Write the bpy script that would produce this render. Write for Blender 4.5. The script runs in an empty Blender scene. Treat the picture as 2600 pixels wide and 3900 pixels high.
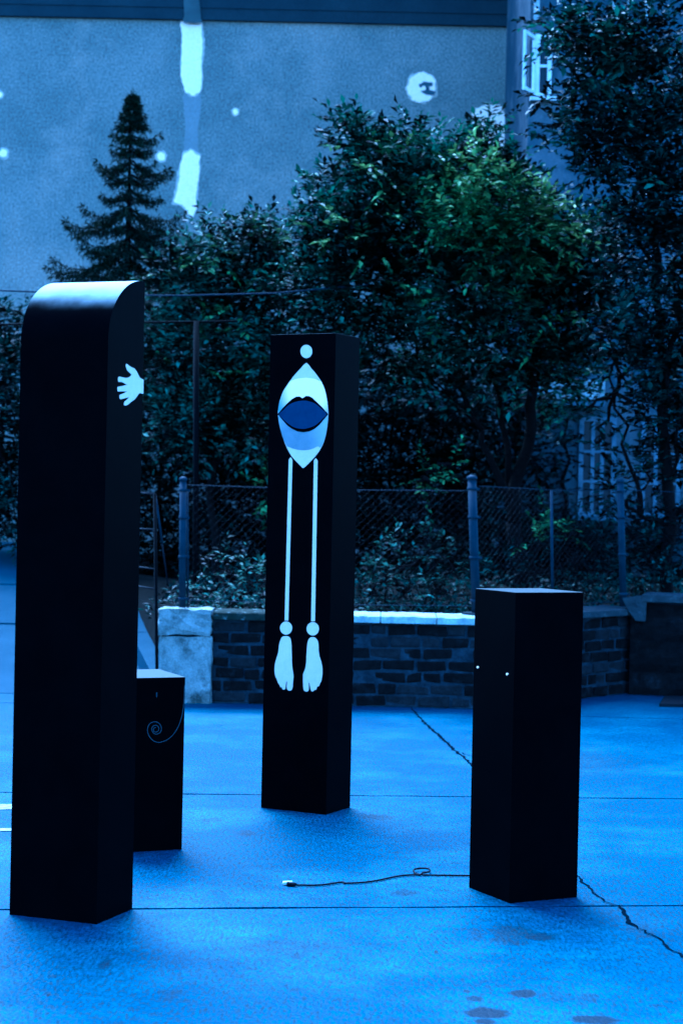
import bpy, bmesh, math, random
import numpy as np
from mathutils import Vector, Matrix

random.seed(11)
RNG = np.random.default_rng(11)
SC = bpy.context.scene
COL = SC.collection

# ------------------------------------------------------------------ camera
FPX, IW, IH, EYE = 7000.0, 2600.0, 3900.0, 1.6
PITCH, ROLL = -0.005146, 0.020852
c_f = Vector((0, math.cos(PITCH), math.sin(PITCH)))
u0 = Vector((0, -math.sin(PITCH), math.cos(PITCH))); r0 = Vector((1, 0, 0))
c_r = r0 * math.cos(ROLL) + u0 * math.sin(ROLL)
c_u = -r0 * math.sin(ROLL) + u0 * math.cos(ROLL)
cam_d = bpy.data.cameras.new('camera')
cam_d.sensor_fit = 'VERTICAL'
cam_d.sensor_height = 36.0
cam_d.lens = FPX / IH * 36.0
cam_d.clip_start, cam_d.clip_end = 0.1, 2000
cam_d.dof.use_dof = True
cam_d.dof.focus_distance = 8.3
cam_d.dof.aperture_fstop = 4.0
cam = bpy.data.objects.new('camera', cam_d)
cam.matrix_world = Matrix(((c_r.x, c_u.x, -c_f.x, 0), (c_r.y, c_u.y, -c_f.y, 0), (c_r.z, c_u.z, -c_f.z, EYE), (0, 0, 0, 1)))
COL.objects.link(cam)
SC.camera = cam

# ------------------------------------------------------------------ sky, sun, film
SUN_EL, SUN_AZ = math.radians(57), math.radians(-20)     # azimuth from +Y, negative = left
world = bpy.data.worlds.new('World'); SC.world = world; world.use_nodes = True
wn = world.node_tree
sky = wn.nodes.new('ShaderNodeTexSky'); sky.sky_type = 'NISHITA'; sky.sun_disc = False
sky.sun_elevation = SUN_EL; sky.sun_rotation = SUN_AZ
sky.air_density = 1.0; sky.dust_density = 1.5; sky.ozone_density = 2.0
bg = wn.nodes['Background']; bg.inputs['Strength'].default_value = 0.088
wn.links.new(sky.outputs['Color'], bg.inputs['Color'])
sun_d = bpy.data.lights.new('sun', 'SUN'); sun_d.energy = 1.5; sun_d.angle = math.radians(34); sun_d.color = (1.0, 0.96, 0.9)
sun = bpy.data.objects.new('sun', sun_d)
sdir = Vector((math.sin(SUN_AZ) * math.cos(SUN_EL), math.cos(SUN_AZ) * math.cos(SUN_EL), math.sin(SUN_EL)))
sun.rotation_euler = sdir.to_track_quat('Z', 'Y').to_euler()
sun.location = (0, 0, 30)
COL.objects.link(sun)
vs = SC.view_settings
vs.view_transform = 'Standard'; vs.look = 'None'; vs.gamma = 1.0; vs.use_curve_mapping = False
vs.exposure = 3.6
# tungsten-balanced slide film used in daylight: everything goes blue
vs.use_white_balance = True
vs.white_balance_temperature = 3400; vs.white_balance_tint = 0

# ------------------------------------------------------------------ helpers
def ray(px, py):
    return c_f + c_r * ((px - IW / 2) / FPX) - c_u * ((py - IH / 2) / FPX)

def at(px, py, Y):
    d = ray(px, py)
    return Vector((0, 0, EYE)) + d * (Y / d.y)

def ground_at(px, py, z=0.0):
    d = ray(px, py)
    return Vector((0, 0, EYE)) + d * ((z - EYE) / d.z)

def tag(o, label=None, cat=None, group=None, kind=None):
    if label: o['label'] = label
    if cat: o['category'] = cat
    if group: o['group'] = group
    if kind: o['kind'] = kind
    return o

def link(name, me, mat=None, parent=None, loc=None):
    o = bpy.data.objects.new(name, me)
    COL.objects.link(o)
    if mat is not None and me is not None and not me.materials:
        me.materials.append(mat)
    if parent is not None: o.parent = parent
    if loc is not None: o.location = loc
    return o

def empty(name, loc=(0, 0, 0), rz=0.0):
    o = bpy.data.objects.new(name, None)
    o.empty_display_size = 0.1
    COL.objects.link(o); o.location = loc; o.rotation_euler = (0, 0, rz)
    return o

class MB:
    def __init__(s): s.v = []; s.f = []; s.sm = []
    def add(s, vs_, fs, smooth=False):
        k = len(s.v); s.v += [tuple(v) for v in vs_]
        s.f += [tuple(i + k for i in f) for f in fs]; s.sm += [smooth] * len(fs)
        return s
    def box(s, x0, x1, y0, y1, z0, z1, M=None):
        vs_ = [Vector(p) for p in ((x0, y0, z0), (x1, y0, z0), (x1, y1, z0), (x0, y1, z0), (x0, y0, z1), (x1, y0, z1), (x1, y1, z1), (x0, y1, z1))]
        if M is not None: vs_ = [M @ v for v in vs_]
        return s.add(vs_, ((3, 2, 1, 0), (4, 5, 6, 7), (0, 1, 5, 4), (1, 2, 6, 5), (2, 3, 7, 6), (3, 0, 4, 7)))
    def tube(s, pts, rad, n=8, cap=True):
        pts = [Vector(p) for p in pts]
        if not hasattr(rad, '__len__'): rad = [rad] * len(pts)
        vs_, fs = [], []
        for i, p in enumerate(pts):
            t = (pts[min(i + 1, len(pts) - 1)] - pts[max(i - 1, 0)]).normalized()
            a = Vector((0, 0, 1)) if abs(t.z) < .9 else Vector((1, 0, 0))
            e1 = t.cross(a).normalized(); e2 = t.cross(e1)
            for k in range(n):
                w = 2 * math.pi * k / n
                vs_.append(p + (e1 * math.cos(w) + e2 * math.sin(w)) * rad[i])
        for i in range(len(pts) - 1):
            for k in range(n):
                a, b = i * n + k, i * n + (k + 1) % n
                fs.append((a, a + n, b + n, b))
        if cap:
            fs.append(tuple(range(n))); fs.append(tuple(reversed(range(len(vs_) - n, len(vs_)))))
        return s.add(vs_, fs, True)
    def mesh(s, name):
        me = bpy.data.meshes.new(name); me.from_pydata(s.v, [], s.f); me.validate()
        me.polygons.foreach_set('use_smooth', s.sm + [False] * (len(me.polygons) - len(s.sm)))
        bm = bmesh.new(); bm.from_mesh(me); bmesh.ops.recalc_face_normals(bm, faces=bm.faces); bm.to_mesh(me); bm.free()
        me.update(); return me
    def build(s, name, mat, parent=None):
        return link(name, s.mesh(name), mat, parent)

def bevelled(mb, width=0.004, seg=2):
    me = mb.mesh('m'); bm = bmesh.new(); bm.from_mesh(me)
    bmesh.ops.bevel(bm, geom=bm.edges[:], offset=width, segments=seg, affect='EDGES', profile=.6)
    bm.to_mesh(me); bm.free(); return me

# ------------------------------------------------------------------ materials
def new_mat(name):
    m = bpy.data.materials.new(name); m.use_nodes = True
    return m, m.node_tree, m.node_tree.nodes['Principled BSDF']

def rgb(c): return (c[0], c[1], c[2], 1.0)

def noisy(name, c1, c2, scale=8.0, rough=.7, detail=6, grain=0.0, grain_scale=160, bump=0.0, bump_scale=60, spec=.03, c3=None, s3=2.0, metal=0.0, world_pos=True, t3=(.5, .65), gstretch=None, gcontrast=(.3, .7)):
    m, nt, b = new_mat(name); N, L = nt.nodes, nt.links
    if world_pos:
        pos = N.new('ShaderNodeNewGeometry').outputs['Position']
    else:
        pos = N.new('ShaderNodeTexCoord').outputs['Object']
    n1 = N.new('ShaderNodeTexNoise'); n1.inputs['Scale'].default_value = scale; n1.inputs['Detail'].default_value = detail; n1.inputs['Roughness'].default_value = .65
    L.new(pos, n1.inputs['Vector'])
    r1 = N.new('ShaderNodeValToRGB'); r1.color_ramp.elements[0].position = .32; r1.color_ramp.elements[1].position = .68
    r1.color_ramp.elements[0].color = rgb(c1); r1.color_ramp.elements[1].color = rgb(c2)
    L.new(n1.outputs['Fac'], r1.inputs['Fac'])
    col = r1.outputs['Color']
    if c3 is not None:
        n3 = N.new('ShaderNodeTexNoise'); n3.inputs['Scale'].default_value = s3; n3.inputs['Detail'].default_value = 8; n3.inputs['Roughness'].default_value = .7
        L.new(pos, n3.inputs['Vector'])
        r3 = N.new('ShaderNodeValToRGB'); r3.color_ramp.elements[0].position, r3.color_ramp.elements[1].position = t3
        L.new(n3.outputs['Fac'], r3.inputs['Fac'])
        mx = N.new('ShaderNodeMix'); mx.data_type = 'RGBA'
        L.new(r3.outputs['Color'], mx.inputs[0]); L.new(col, mx.inputs[6]); mx.inputs[7].default_value = rgb(c3)
        col = mx.outputs[2]
    if grain > 0:
        ng = N.new('ShaderNodeTexNoise'); ng.inputs['Scale'].default_value = grain_scale; ng.inputs['Detail'].default_value = 3; ng.inputs['Roughness'].default_value = .8
        if gstretch:
            sv = N.new('ShaderNodeVectorMath'); sv.operation = 'MULTIPLY'; L.new(pos, sv.inputs[0]); sv.inputs[1].default_value = gstretch; L.new(sv.outputs[0], ng.inputs['Vector'])
        else: L.new(pos, ng.inputs['Vector'])
        mr = N.new('ShaderNodeMapRange'); mr.inputs[1].default_value, mr.inputs[2].default_value = gcontrast
        mr.inputs[3].default_value = 1 - grain; mr.inputs[4].default_value = 1 + grain
        L.new(ng.outputs['Fac'], mr.inputs[0])
        mm = N.new('ShaderNodeVectorMath'); mm.operation = 'SCALE'
        L.new(col, mm.inputs[0]); L.new(mr.outputs[0], mm.inputs['Scale'])
        col = mm.outputs[0]
    L.new(col, b.inputs['Base Color'])
    b.inputs['Roughness'].default_value = rough
    b.inputs['Specular IOR Level'].default_value = spec
    b.inputs['Metallic'].default_value = metal
    if bump > 0:
        nb = N.new('ShaderNodeTexNoise'); nb.inputs['Scale'].default_value = bump_scale; nb.inputs['Detail'].default_value = 5
        L.new(pos, nb.inputs['Vector'])
        bp = N.new('ShaderNodeBump'); bp.inputs['Strength'].default_value = bump; bp.inputs['Distance'].default_value = .02
        L.new(nb.outputs['Fac'], bp.inputs['Height']); L.new(bp.outputs['Normal'], b.inputs['Normal'])
    return m

def ground_material():
    m = noisy('pavement', (.0042, .0200, .038), (.0065, .0250, .045), scale=1.1, rough=.5, grain=.62, grain_scale=85, gstretch=(1, .22, 1), gcontrast=(.36, .64), bump=.25, bump_scale=60, c3=(.024, .052, .072), s3=1.0, t3=(.46, .72), spec=.05)
    nt = m.node_tree; N, L = nt.nodes, nt.links
    b = N['Principled BSDF']
    src = b.inputs['Base Color'].links[0].from_socket
    geo = [n for n in N if n.bl_idname == 'ShaderNodeNewGeometry'][0]
    nd = N.new('ShaderNodeTexNoise'); nd.inputs['Scale'].default_value = 14; nd.inputs['Detail'].default_value = 5
    L.new(geo.outputs['Position'], nd.inputs['Vector'])
    total = None
    # drips and scuffs: (px, py, half width px, half height px, strength, softness)
    for px, py, rx, ry, s, so in ((1852, 3857, 74, 14, .75, .25), (1846, 3891, 36, 8, .7, .3), (1808, 3803, 27, 8, .6, .3), (1777, 3776, 14, 5, .6, .3),
                                  (1992, 3784, 40, 12, .7, .3), (2262, 3884, 70, 12, .7, .3), (1540, 3401, 46, 8, .45, .5), (1950, 3548, 70, 16, .45, .5),
                                  (2052, 3567, 52, 11, .55, .4), (1935, 3577, 60, 14, .4, .5), (1812, 3560, 26, 14, .3, .6), (2110, 3790, 60, 16, .22, .8), (2240, 3800, 40, 12, .3, .6),
                                  (1090, 3605, 170, 18, .25, .8), (402, 3672, 20, 14, .5, .6), (185, 3791, 6, 4, .8, .3), (650, 3790, 30, 14, .3, .7),
                                  (935, 3174, 30, 7, .4, .6), (800, 3124, 40, 6, .3, .6), (1440, 3112, 60, 6, .4, .6), (2440, 3540, 40, 20, .25, .8), (1855, 3755, 12, 5, .4, .4),
                                  (1130, 3640, 16, 10, .35, .6), (1660, 3625, 6, 4, .6, .4), (2150, 2900, 160, 30, .22, .9)):
        c = ground_at(px, py); ex = ground_at(px + rx, py); ey = ground_at(px, py - ry)
        mp = N.new('ShaderNodeVectorMath'); mp.operation = 'SUBTRACT'; L.new(geo.outputs['Position'], mp.inputs[0]); mp.inputs[1].default_value = c
        dv = N.new('ShaderNodeVectorMath'); dv.operation = 'MULTIPLY'; L.new(mp.outputs[0], dv.inputs[0])
        dv.inputs[1].default_value = (1 / max(.002, (ex - c).length), 1 / max(.002, (ey - c).length * 1.25), 0)
        ln = N.new('ShaderNodeVectorMath'); ln.operation = 'LENGTH'; L.new(dv.outputs[0], ln.inputs[0])
        ad = N.new('ShaderNodeMath'); ad.operation = 'MULTIPLY_ADD'; L.new(nd.outputs['Fac'], ad.inputs[0]); ad.inputs[1].default_value = 1.3; L.new(ln.outputs['Value'], ad.inputs[2])
        mr = N.new('ShaderNodeMapRange'); mr.interpolation_type = 'SMOOTHSTEP'; L.new(ad.outputs[0], mr.inputs[0])
        mr.inputs[1].default_value = 1.8 - so; mr.inputs[2].default_value = 1.8 + so; mr.inputs[3].default_value = min(.95, s * 1.3); mr.inputs[4].default_value = 0
        if total is None: total = mr.outputs[0]
        else:
            mx = N.new('ShaderNodeMath'); mx.operation = 'MAXIMUM'; L.new(total, mx.inputs[0]); L.new(mr.outputs[0], mx.inputs[1]); total = mx.outputs[0]
    mix = N.new('ShaderNodeMix'); mix.data_type = 'RGBA'
    L.new(total, mix.inputs[0]); L.new(src, mix.inputs[6]); mix.inputs[7].default_value = (.0006, .003, .0075, 1)
    L.new(mix.outputs[2], b.inputs['Base Color'])
    return m

def leaf_material(name, dark, light, rough=.40, transl=.16):
    m, nt, b = new_mat(name); N, L = nt.nodes, nt.links
    g = N.new('ShaderNodeNewGeometry')
    r = N.new('ShaderNodeValToRGB'); r.color_ramp.elements[0].color = rgb(dark); r.color_ramp.elements[1].color = rgb(light)
    r.color_ramp.elements[0].position = .42
    n = N.new('ShaderNodeTexNoise'); n.inputs['Scale'].default_value = 1.6; n.inputs['Detail'].default_value = 2
    L.new(g.outputs['Position'], n.inputs['Vector'])
    a = N.new('ShaderNodeMath'); a.operation = 'MULTIPLY_ADD'; L.new(n.outputs['Fac'], a.inputs[0]); a.inputs[1].default_value = 1.4; a.inputs[2].default_value = -.55
    s = N.new('ShaderNodeMath'); s.operation = 'MULTIPLY_ADD'; L.new(g.outputs['Random Per Island'], s.inputs[0]); s.inputs[1].default_value = .65; L.new(a.outputs[0], s.inputs[2])
    L.new(s.outputs[0], r.inputs['Fac'])
    L.new(r.outputs['Color'], b.inputs['Base Color']); b.inputs['Roughness'].default_value = rough; b.inputs['IOR'].default_value = 1.10
    t = N.new('ShaderNodeBsdfTranslucent'); L.new(r.outputs['Color'], t.inputs['Color'])
    mx = N.new('ShaderNodeMixShader'); mx.inputs[0].default_value = transl
    L.new(b.outputs[0], mx.inputs[1]); L.new(t.outputs[0], mx.inputs[2])
    L.new(mx.outputs[0], N['Material Output'].inputs['Surface'])
    return m

MAT = {}
MAT['pavement'] = ground_material()
MAT['joint'] = noisy('joint_filler', (.002, .003, .005), (.004, .006, .009), 30, .9, spec=.0)
MAT['soil'] = noisy('garden_soil', (.002, .002, .0015), (.005, .0045, .003), 6, .95, bump=.6, bump_scale=20)
MAT['render_wall'] = noisy('stucco', (.125, .125, .10), (.20, .185, .145), scale=.9, rough=.9, grain=.45, grain_scale=34, gcontrast=(.36, .64), bump=.25, bump_scale=30, c3=(.235, .205, .155), s3=.6, detail=8)
MAT['fascia'] = noisy('fascia_paint', (.018, .021, .024), (.026, .03, .032), 2.0, .7, grain=.2, grain_scale=30)
MAT['patch'] = noisy('fresh_plaster', (.96, .70, .48), (.98, .74, .52), scale=3.0, rough=.9, grain=.1, grain_scale=40)
MAT['patch_edge'] = noisy('thin_plaster', (.28, .25, .19), (.50, .42, .31), scale=9.0, rough=.9, grain=.3, grain_scale=30)
MAT['patch_old'] = noisy('old_plaster', (.19, .18, .155), (.215, .20, .17), scale=2.0, rough=.9, grain=.2, grain_scale=30)
MAT['patch_fascia'] = noisy('worn_fascia_paint', (.05, .055, .05), (.08, .085, .075), scale=2.5, rough=.9)  # plaster strip coloured dimmer where the added dark band crosses it
MAT['scribble'] = noisy('grey_wash', (.05, .06, .065), (.09, .10, .10), 5, .9)
MAT['side_wall'] = noisy('grey_render', (.036, .044, .052), (.055, .062, .068), scale=.8, rough=.9, grain=.2, grain_scale=30, c3=(.10, .10, .10), s3=.9)
MAT['white_frame'] = noisy('white_paint', (.05, .06, .07), (.15, .16, .18), 6, .5)
MAT['white_frame_bright'] = noisy('clean_white_paint', (.50, .46, .40), (.70, .64, .55), 6, .5)
MAT['glass'] = noisy('window_glass', (.012, .014, .018), (.02, .022, .026), 2, .2, spec=.06)
MAT['black'] = noisy('black_gloss_paint', (.0004, .0004, .0007), (.0007, .0007, .0010), 5, .40, bump=.03, bump_scale=25, spec=.5)
def paint_top_sheen(m, sheen, ior, lo, hi):
    # sky sheen painted as a lighter colour on surfaces that face up
    nt = m.node_tree; N, L = nt.nodes, nt.links; b = N['Principled BSDF']; b.inputs['IOR'].default_value = ior
    g = [n for n in N if n.bl_idname == 'ShaderNodeNewGeometry'][0]
    sp = N.new('ShaderNodeSeparateXYZ'); L.new(g.outputs['Normal'], sp.inputs[0])
    nz = N.new('ShaderNodeTexNoise'); nz.inputs['Scale'].default_value = 9; nz.inputs['Detail'].default_value = 6; L.new(g.outputs['Position'], nz.inputs['Vector'])
    ad = N.new('ShaderNodeMath'); ad.operation = 'MULTIPLY_ADD'; L.new(nz.outputs['Fac'], ad.inputs[0]); ad.inputs[1].default_value = .22; L.new(sp.outputs['Z'], ad.inputs[2])
    mr = N.new('ShaderNodeMapRange'); mr.interpolation_type = 'SMOOTHERSTEP'; L.new(ad.outputs[0], mr.inputs[0]); mr.inputs[1].default_value = lo; mr.inputs[2].default_value = hi
    src = b.inputs['Base Color'].links[0].from_socket; mx = N.new('ShaderNodeMix'); mx.data_type = 'RGBA'
    L.new(mr.outputs[0], mx.inputs[0]); L.new(src, mx.inputs[6]); mx.inputs[7].default_value = (sheen, sheen, sheen * .93, 1); L.new(mx.outputs[2], b.inputs['Base Color'])
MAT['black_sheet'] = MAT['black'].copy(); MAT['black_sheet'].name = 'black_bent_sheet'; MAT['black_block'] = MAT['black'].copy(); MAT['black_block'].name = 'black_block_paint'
paint_top_sheen(MAT['black'], .05, 1.025, .62, 1.13)
paint_top_sheen(MAT['black_block'], .07, 1.025, .62, 1.16)
paint_top_sheen(MAT['black_sheet'], .36, 1.025, .60, 1.13)
MAT['art_pale'] = noisy('pale_green_paint', (.52, .43, .31), (.58, .47, .34), 30, .6, grain=.10, grain_scale=250)
MAT['art_white'] = noisy('cream_paint', (.96, .69, .46), (.98, .72, .48), 10, .6)
MAT['art_mid'] = noisy('mid_grey_paint', (.16, .165, .17), (.20, .20, .20), 25, .6, grain=.12, grain_scale=250)
MAT['art_dark'] = noisy('dark_blue_paint', (.010, .020, .045), (.014, .026, .055), 25, .6, grain=.15, grain_scale=250)
MAT['art_grey'] = noisy('grey_line_paint', (.025, .028, .034), (.04, .042, .046), 25, .6)
MAT['brick'] = noisy('brick', (.0022, .002, .002), (.0055, .0048, .0045), 14, .9, grain=.25, grain_scale=60, c3=(.013, .0125, .013), s3=5, t3=(.55, .7), bump=.4, bump_scale=60)
MAT['brick_pale'] = noisy('brick_mortar_smeared', (.007, .007, .0075), (.015, .0145, .015), 16, .9, grain=.3, grain_scale=60, bump=.4, bump_scale=60)
MAT['mortar'] = noisy('mortar', (.007, .008, .010), (.026, .028, .033), 12, .95, grain=.25, grain_scale=80, bump=.4, bump_scale=50)
MAT['coping'] = noisy('coping_concrete', (.18, .18, .16), (.42, .41, .36), 7, .85, grain=.25, grain_scale=60, bump=.3)
MAT['coping_moss'] = noisy('mossy_concrete', (.010, .012, .008), (.022, .024, .018), 9, .95, c3=(.16, .17, .15), s3=14, t3=(.55, .66), bump=.6, bump_scale=40)
MAT['coping_dark'] = noisy('dirty_concrete', (.018, .019, .02), (.034, .036, .036), 9, .9, c3=(.06, .062, .06), s3=11, t3=(.56, .68), bump=.5, bump_scale=40)
MAT['pier'] = noisy('pier_concrete', (.11, .11, .095), (.26, .25, .21), 5, .9, grain=.3, grain_scale=70, c3=(.04, .042, .035), s3=4, bump=.4, bump_scale=40)
MAT['galv'] = noisy('galvanised_steel', (.010, .013, .019), (.018, .022, .029), 12, .6, metal=.1)
MAT['wire'] = noisy('rusty_wire', (.004, .004, .006), (.008, .008, .010), 12, .6, metal=.2)
MAT['dark_metal'] = noisy('dark_painted_steel', (.0004, .0004, .0006), (.0008, .0008, .001), 10, .8, spec=.03)
MAT['cable'] = noisy('black_rubber', (.003, .003, .005), (.005, .005, .008), 10, .5)
MAT['plug'] = noisy('white_plastic', (.45, .45, .42), (.55, .55, .5), 10, .4)
MAT['line_paint'] = noisy('road_paint', (.10, .11, .12), (.30, .30, .28), 25, .8)
MAT['bark'] = noisy('bark', (.0015, .0013, .0012), (.0035, .003, .0025), 12, .95, bump=.8, bump_scale=30)
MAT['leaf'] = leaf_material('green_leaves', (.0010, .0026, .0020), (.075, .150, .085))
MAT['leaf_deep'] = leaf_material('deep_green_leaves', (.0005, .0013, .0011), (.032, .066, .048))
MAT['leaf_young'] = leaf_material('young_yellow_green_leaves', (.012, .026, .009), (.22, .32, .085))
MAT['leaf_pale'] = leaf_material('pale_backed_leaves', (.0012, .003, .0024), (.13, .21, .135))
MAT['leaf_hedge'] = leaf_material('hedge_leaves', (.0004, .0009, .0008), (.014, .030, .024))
MAT['needles'] = leaf_material('spruce_needles', (.007, .011, .006), (.018, .026, .010), rough=.6, transl=.05)
MAT['ramp'] = noisy('ramp_concrete', (.014, .026, .038), (.022, .036, .050), 2.0, .8, grain=.25, grain_scale=70, bump=.2)
MAT['hatch'] = noisy('iron_cover', (.006, .006, .007), (.010, .010, .011), 12, .7, bump=.3)

# ------------------------------------------------------------------ ground
g = MB(); g.add([(-300, -300, -.02), (300, -300, -.02), (300, 300, -.02), (-300, 300, -.02)], [(0, 1, 2, 3)])
ground = g.build('ground', MAT['joint']); tag(ground, kind='structure')
def j2(x): return 7.25 + .12 * x
def j1(x): return 10.03 + .07 * x
def j3(x): return 14.12 - .03 * x
X0, X1, GAP = -16.0, 16.0, .013
def slab(fa, fb, ga=GAP, gb=GAP):
    xs = np.linspace(X0, X1, 161); mb = MB()
    w = .006
    lo = [(x, fa(x) + ga + (random.uniform(-w, w) if ga else 0)) for x in xs]; hi = [(x, fb(x) - gb + (random.uniform(-w, w) if gb else 0)) for x in xs]
    n = len(xs)
    top = [(x, y, 0) for x, y in lo] + [(x, y, 0) for x, y in hi]
    bot = [(x, y, -.12) for x, y in lo] + [(x, y, -.12) for x, y in hi]
    fs = []
    for i in range(n - 1):
        fs += [(i, i + 1, n + i + 1, n + i), (2 * n + i, 2 * n + i + 1, i + 1, i), (n + i, n + i + 1, 3 * n + i + 1, 3 * n + i)]
    mb.add(top + bot, fs)
    return mb.build('slab', MAT['pavement'], ground)
slab(lambda x: -12.0, j2, 0, GAP); slab(j2, j1); slab(j1, j3); slab(j3, lambda x: 30.0, GAP, 0)

def ribbon(name, pts, widths, mat, parent, z=.004):
    """thin strip of filler lying in a crack, irregular edges"""
    P = [ground_at(*p) for p in pts]; fine = []; wd = []
    for i in range(len(P) - 1):
        n = max(2, int((P[i + 1] - P[i]).length / .03))
        for k in range(n):
            t = k / n; fine.append(P[i].lerp(P[i + 1], t)); wd.append(widths[i] * (1 - t) + widths[i + 1] * t)
    fine.append(P[-1]); wd.append(widths[-1])
    a, b = [], []
    for i, p in enumerate(fine):
        t = (fine[min(i + 1, len(fine) - 1)] - fine[max(i - 1, 0)]).normalized(); nrm = Vector((-t.y, t.x, 0))
        off = nrm * random.uniform(-.008, .008)
        a.append(p + off + nrm * wd[i] * random.uniform(.15, .7) + Vector((0, 0, z))); b.append(p + off - nrm * wd[i] * random.uniform(.15, .7) + Vector((0, 0, z)))
    n = len(fine); mb = MB(); mb.add(a + b, [(i, i + 1, n + i + 1, n + i) for i in range(n - 1)])
    return mb.build(name, mat, parent)
ribbon('crack', [(1560, 2692), (1615, 2754), (1698, 2828), (1735, 2862), (1756, 2878), (1789, 2907), (1850, 2970), (1960, 3090), (2090, 3230), (2204, 3347), (2245, 3388), (2295, 3434)],
       [.012, .02, .026, .02, .02, .02, .014, .014, .014, .012, .012, .008], MAT['joint'], ground)
ribbon('crack', [(2353, 3450), (2378, 3479), (2394, 3517), (2461, 3554), (2519, 3587), (2560, 3624), (2600, 3645), (2700, 3720)], [.010, .014, .018, .010, .011, .016, .012, .012], MAT['joint'], ground)
ribbon('crack', [(2293, 3433), (2320, 3444), (2355, 3451)], [.007, .008, .009], MAT['joint'], ground)
ribbon('crack', [(1755, 2868), (1790, 2880), (1830, 2882)], [.010, .008, .004], MAT['joint'], ground)
for (ya, yb, xr) in ((3064, 3084, 200), (3156, 3166, 180)):
    P = [ground_at(-700, ya + 6), ground_at(xr, ya), ground_at(xr, yb), ground_at(-700, yb + 6)]
    m = MB(); m.add([p + Vector((0, 0, .004)) for p in P], [(0, 1, 2, 3)])
    m.build('painted_line', MAT['line_paint'], ground)

# dark raised flat patch on the pavement by the wall
P = [ground_at(2508, 2692), ground_at(2690, 2696), ground_at(2690, 2664), ground_at(2530, 2661)]
m = MB(); m.add([p + Vector((0, 0, .025)) for p in P] + [p for p in P], [(0, 1, 2, 3), (0, 4, 5, 1), (1, 5, 6, 2), (2, 6, 7, 3), (3, 7, 4, 0)])
tag(m.build('ground_cover_plate', MAT['hatch']), 'dark flat cover plate lying on the pavement at the right edge', 'cover plate')  # only a dark flat patch; cover plate is a guess

# ------------------------------------------------------------------ garden terrain and ramp at the left
m = MB(); nx, ny = 60, 30
vv = []
for j in range(ny + 1):
    for i in range(nx + 1):
        yy = 14.62 + 11.38 * j / ny; xl = -1.45 + .12 - .215 * (yy - 14.7); x = xl + (12 - xl) * (i / nx) ** 1.3
        yoff = 0 if x < 1.2 else (min(x, 2.54) - 1.2) * 1.12
        y = 14.62 + yoff + (11.38 - yoff) * j / ny
        z = .60 + .25 * (j / ny) + (.05 * math.sin(x * 3.1 + y * 2) if j else 0)
        if i == 0: z = min(z, max(.10, (y - 14.9) * .135 + .10))
        vv.append((x, y, z))
ff = []
for j in range(ny):
    for i in range(nx):
        a = j * (nx + 1) + i; ff.append((a, a + 1, a + nx + 2, a + nx + 1))
m.add(vv, ff)
tag(m.build('garden_soil', MAT['soil']), kind='structure')
m = MB()
def rampz(y): return max(0.004, (y - 14.9) * .135)
seg = [14.85, 17.6, 17.62, 19.6, 19.62, 22.4]
for k in range(0, 6, 2):
    ya, yb = seg[k], seg[k + 1]; za, zb = rampz(ya) + .012 * (k // 2), rampz(yb) + .012 * (k // 2)
    def rx(y): return -1.47 - .215 * (y - 14.7)
    t = [(-9, ya, za), (rx(ya), ya, za), (rx(yb), yb, zb), (-11, yb, zb)]
    b_ = [(x, y, -.1) for x, y, z in t]
    m.add(t + b_, [(0, 1, 2, 3), (0, 4, 5, 1), (1, 5, 6, 2), (2, 6, 7, 3), (3, 7, 4, 0)])
tag(m.build('ramp_path', MAT['ramp']), kind='structure')
m = MB()
for (ya, yb) in ((14.72, 16.6), (16.62, 18.6), (18.62, 20.6), (20.62, 22.4)):
    xa, xb = -1.45 - .215 * (ya - 14.7), -1.45 - .215 * (yb - 14.7); za, zb = rampz(ya), rampz(yb)
    t = [(xa - .02, ya, za + .16), (xa + .16, ya, za + .16), (xb + .16, yb, zb + .16), (xb - .02, yb, zb + .16)]
    b_ = [(x, y, -.1) for x, y, z in t]
    m.add(t + b_, [(0, 1, 2, 3), (0, 4, 5, 1), (1, 5, 6, 2), (2, 6, 7, 3), (3, 7, 4, 0)])
tag(m.build('ramp_kerb', MAT['ramp']), kind='structure')

# ------------------------------------------------------------------ main building (rendered gable wall)
YB = 26.0
bld = empty('building', (0, YB, 0))
tag(bld, 'large plain rendered building wall with patches of white plaster behind the trees', 'building')
m = MB(); m.box(-9, 2.6, 0, 8, 0, 10.8); m.build('wall', MAT['render_wall'], bld)
fz = at(1300, 86, YB - .06).z
m = MB()
for k, (a, b_) in enumerate(((0, .16), (.164, .36), (.364, 1.6))):
    m.box(-9.2, 2.40, -.06 - .012 * k, .3, fz + a, fz + b_)
added_top_band = m.build('fascia', MAT['fascia'], bld)  # darkened top edge of the view, built as an added band
m = MB(); m.box(-9.4, 2.4, -.25, 8.3, 10.82, 11.0); m.build('roof', MAT['fascia'], bld)

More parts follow.
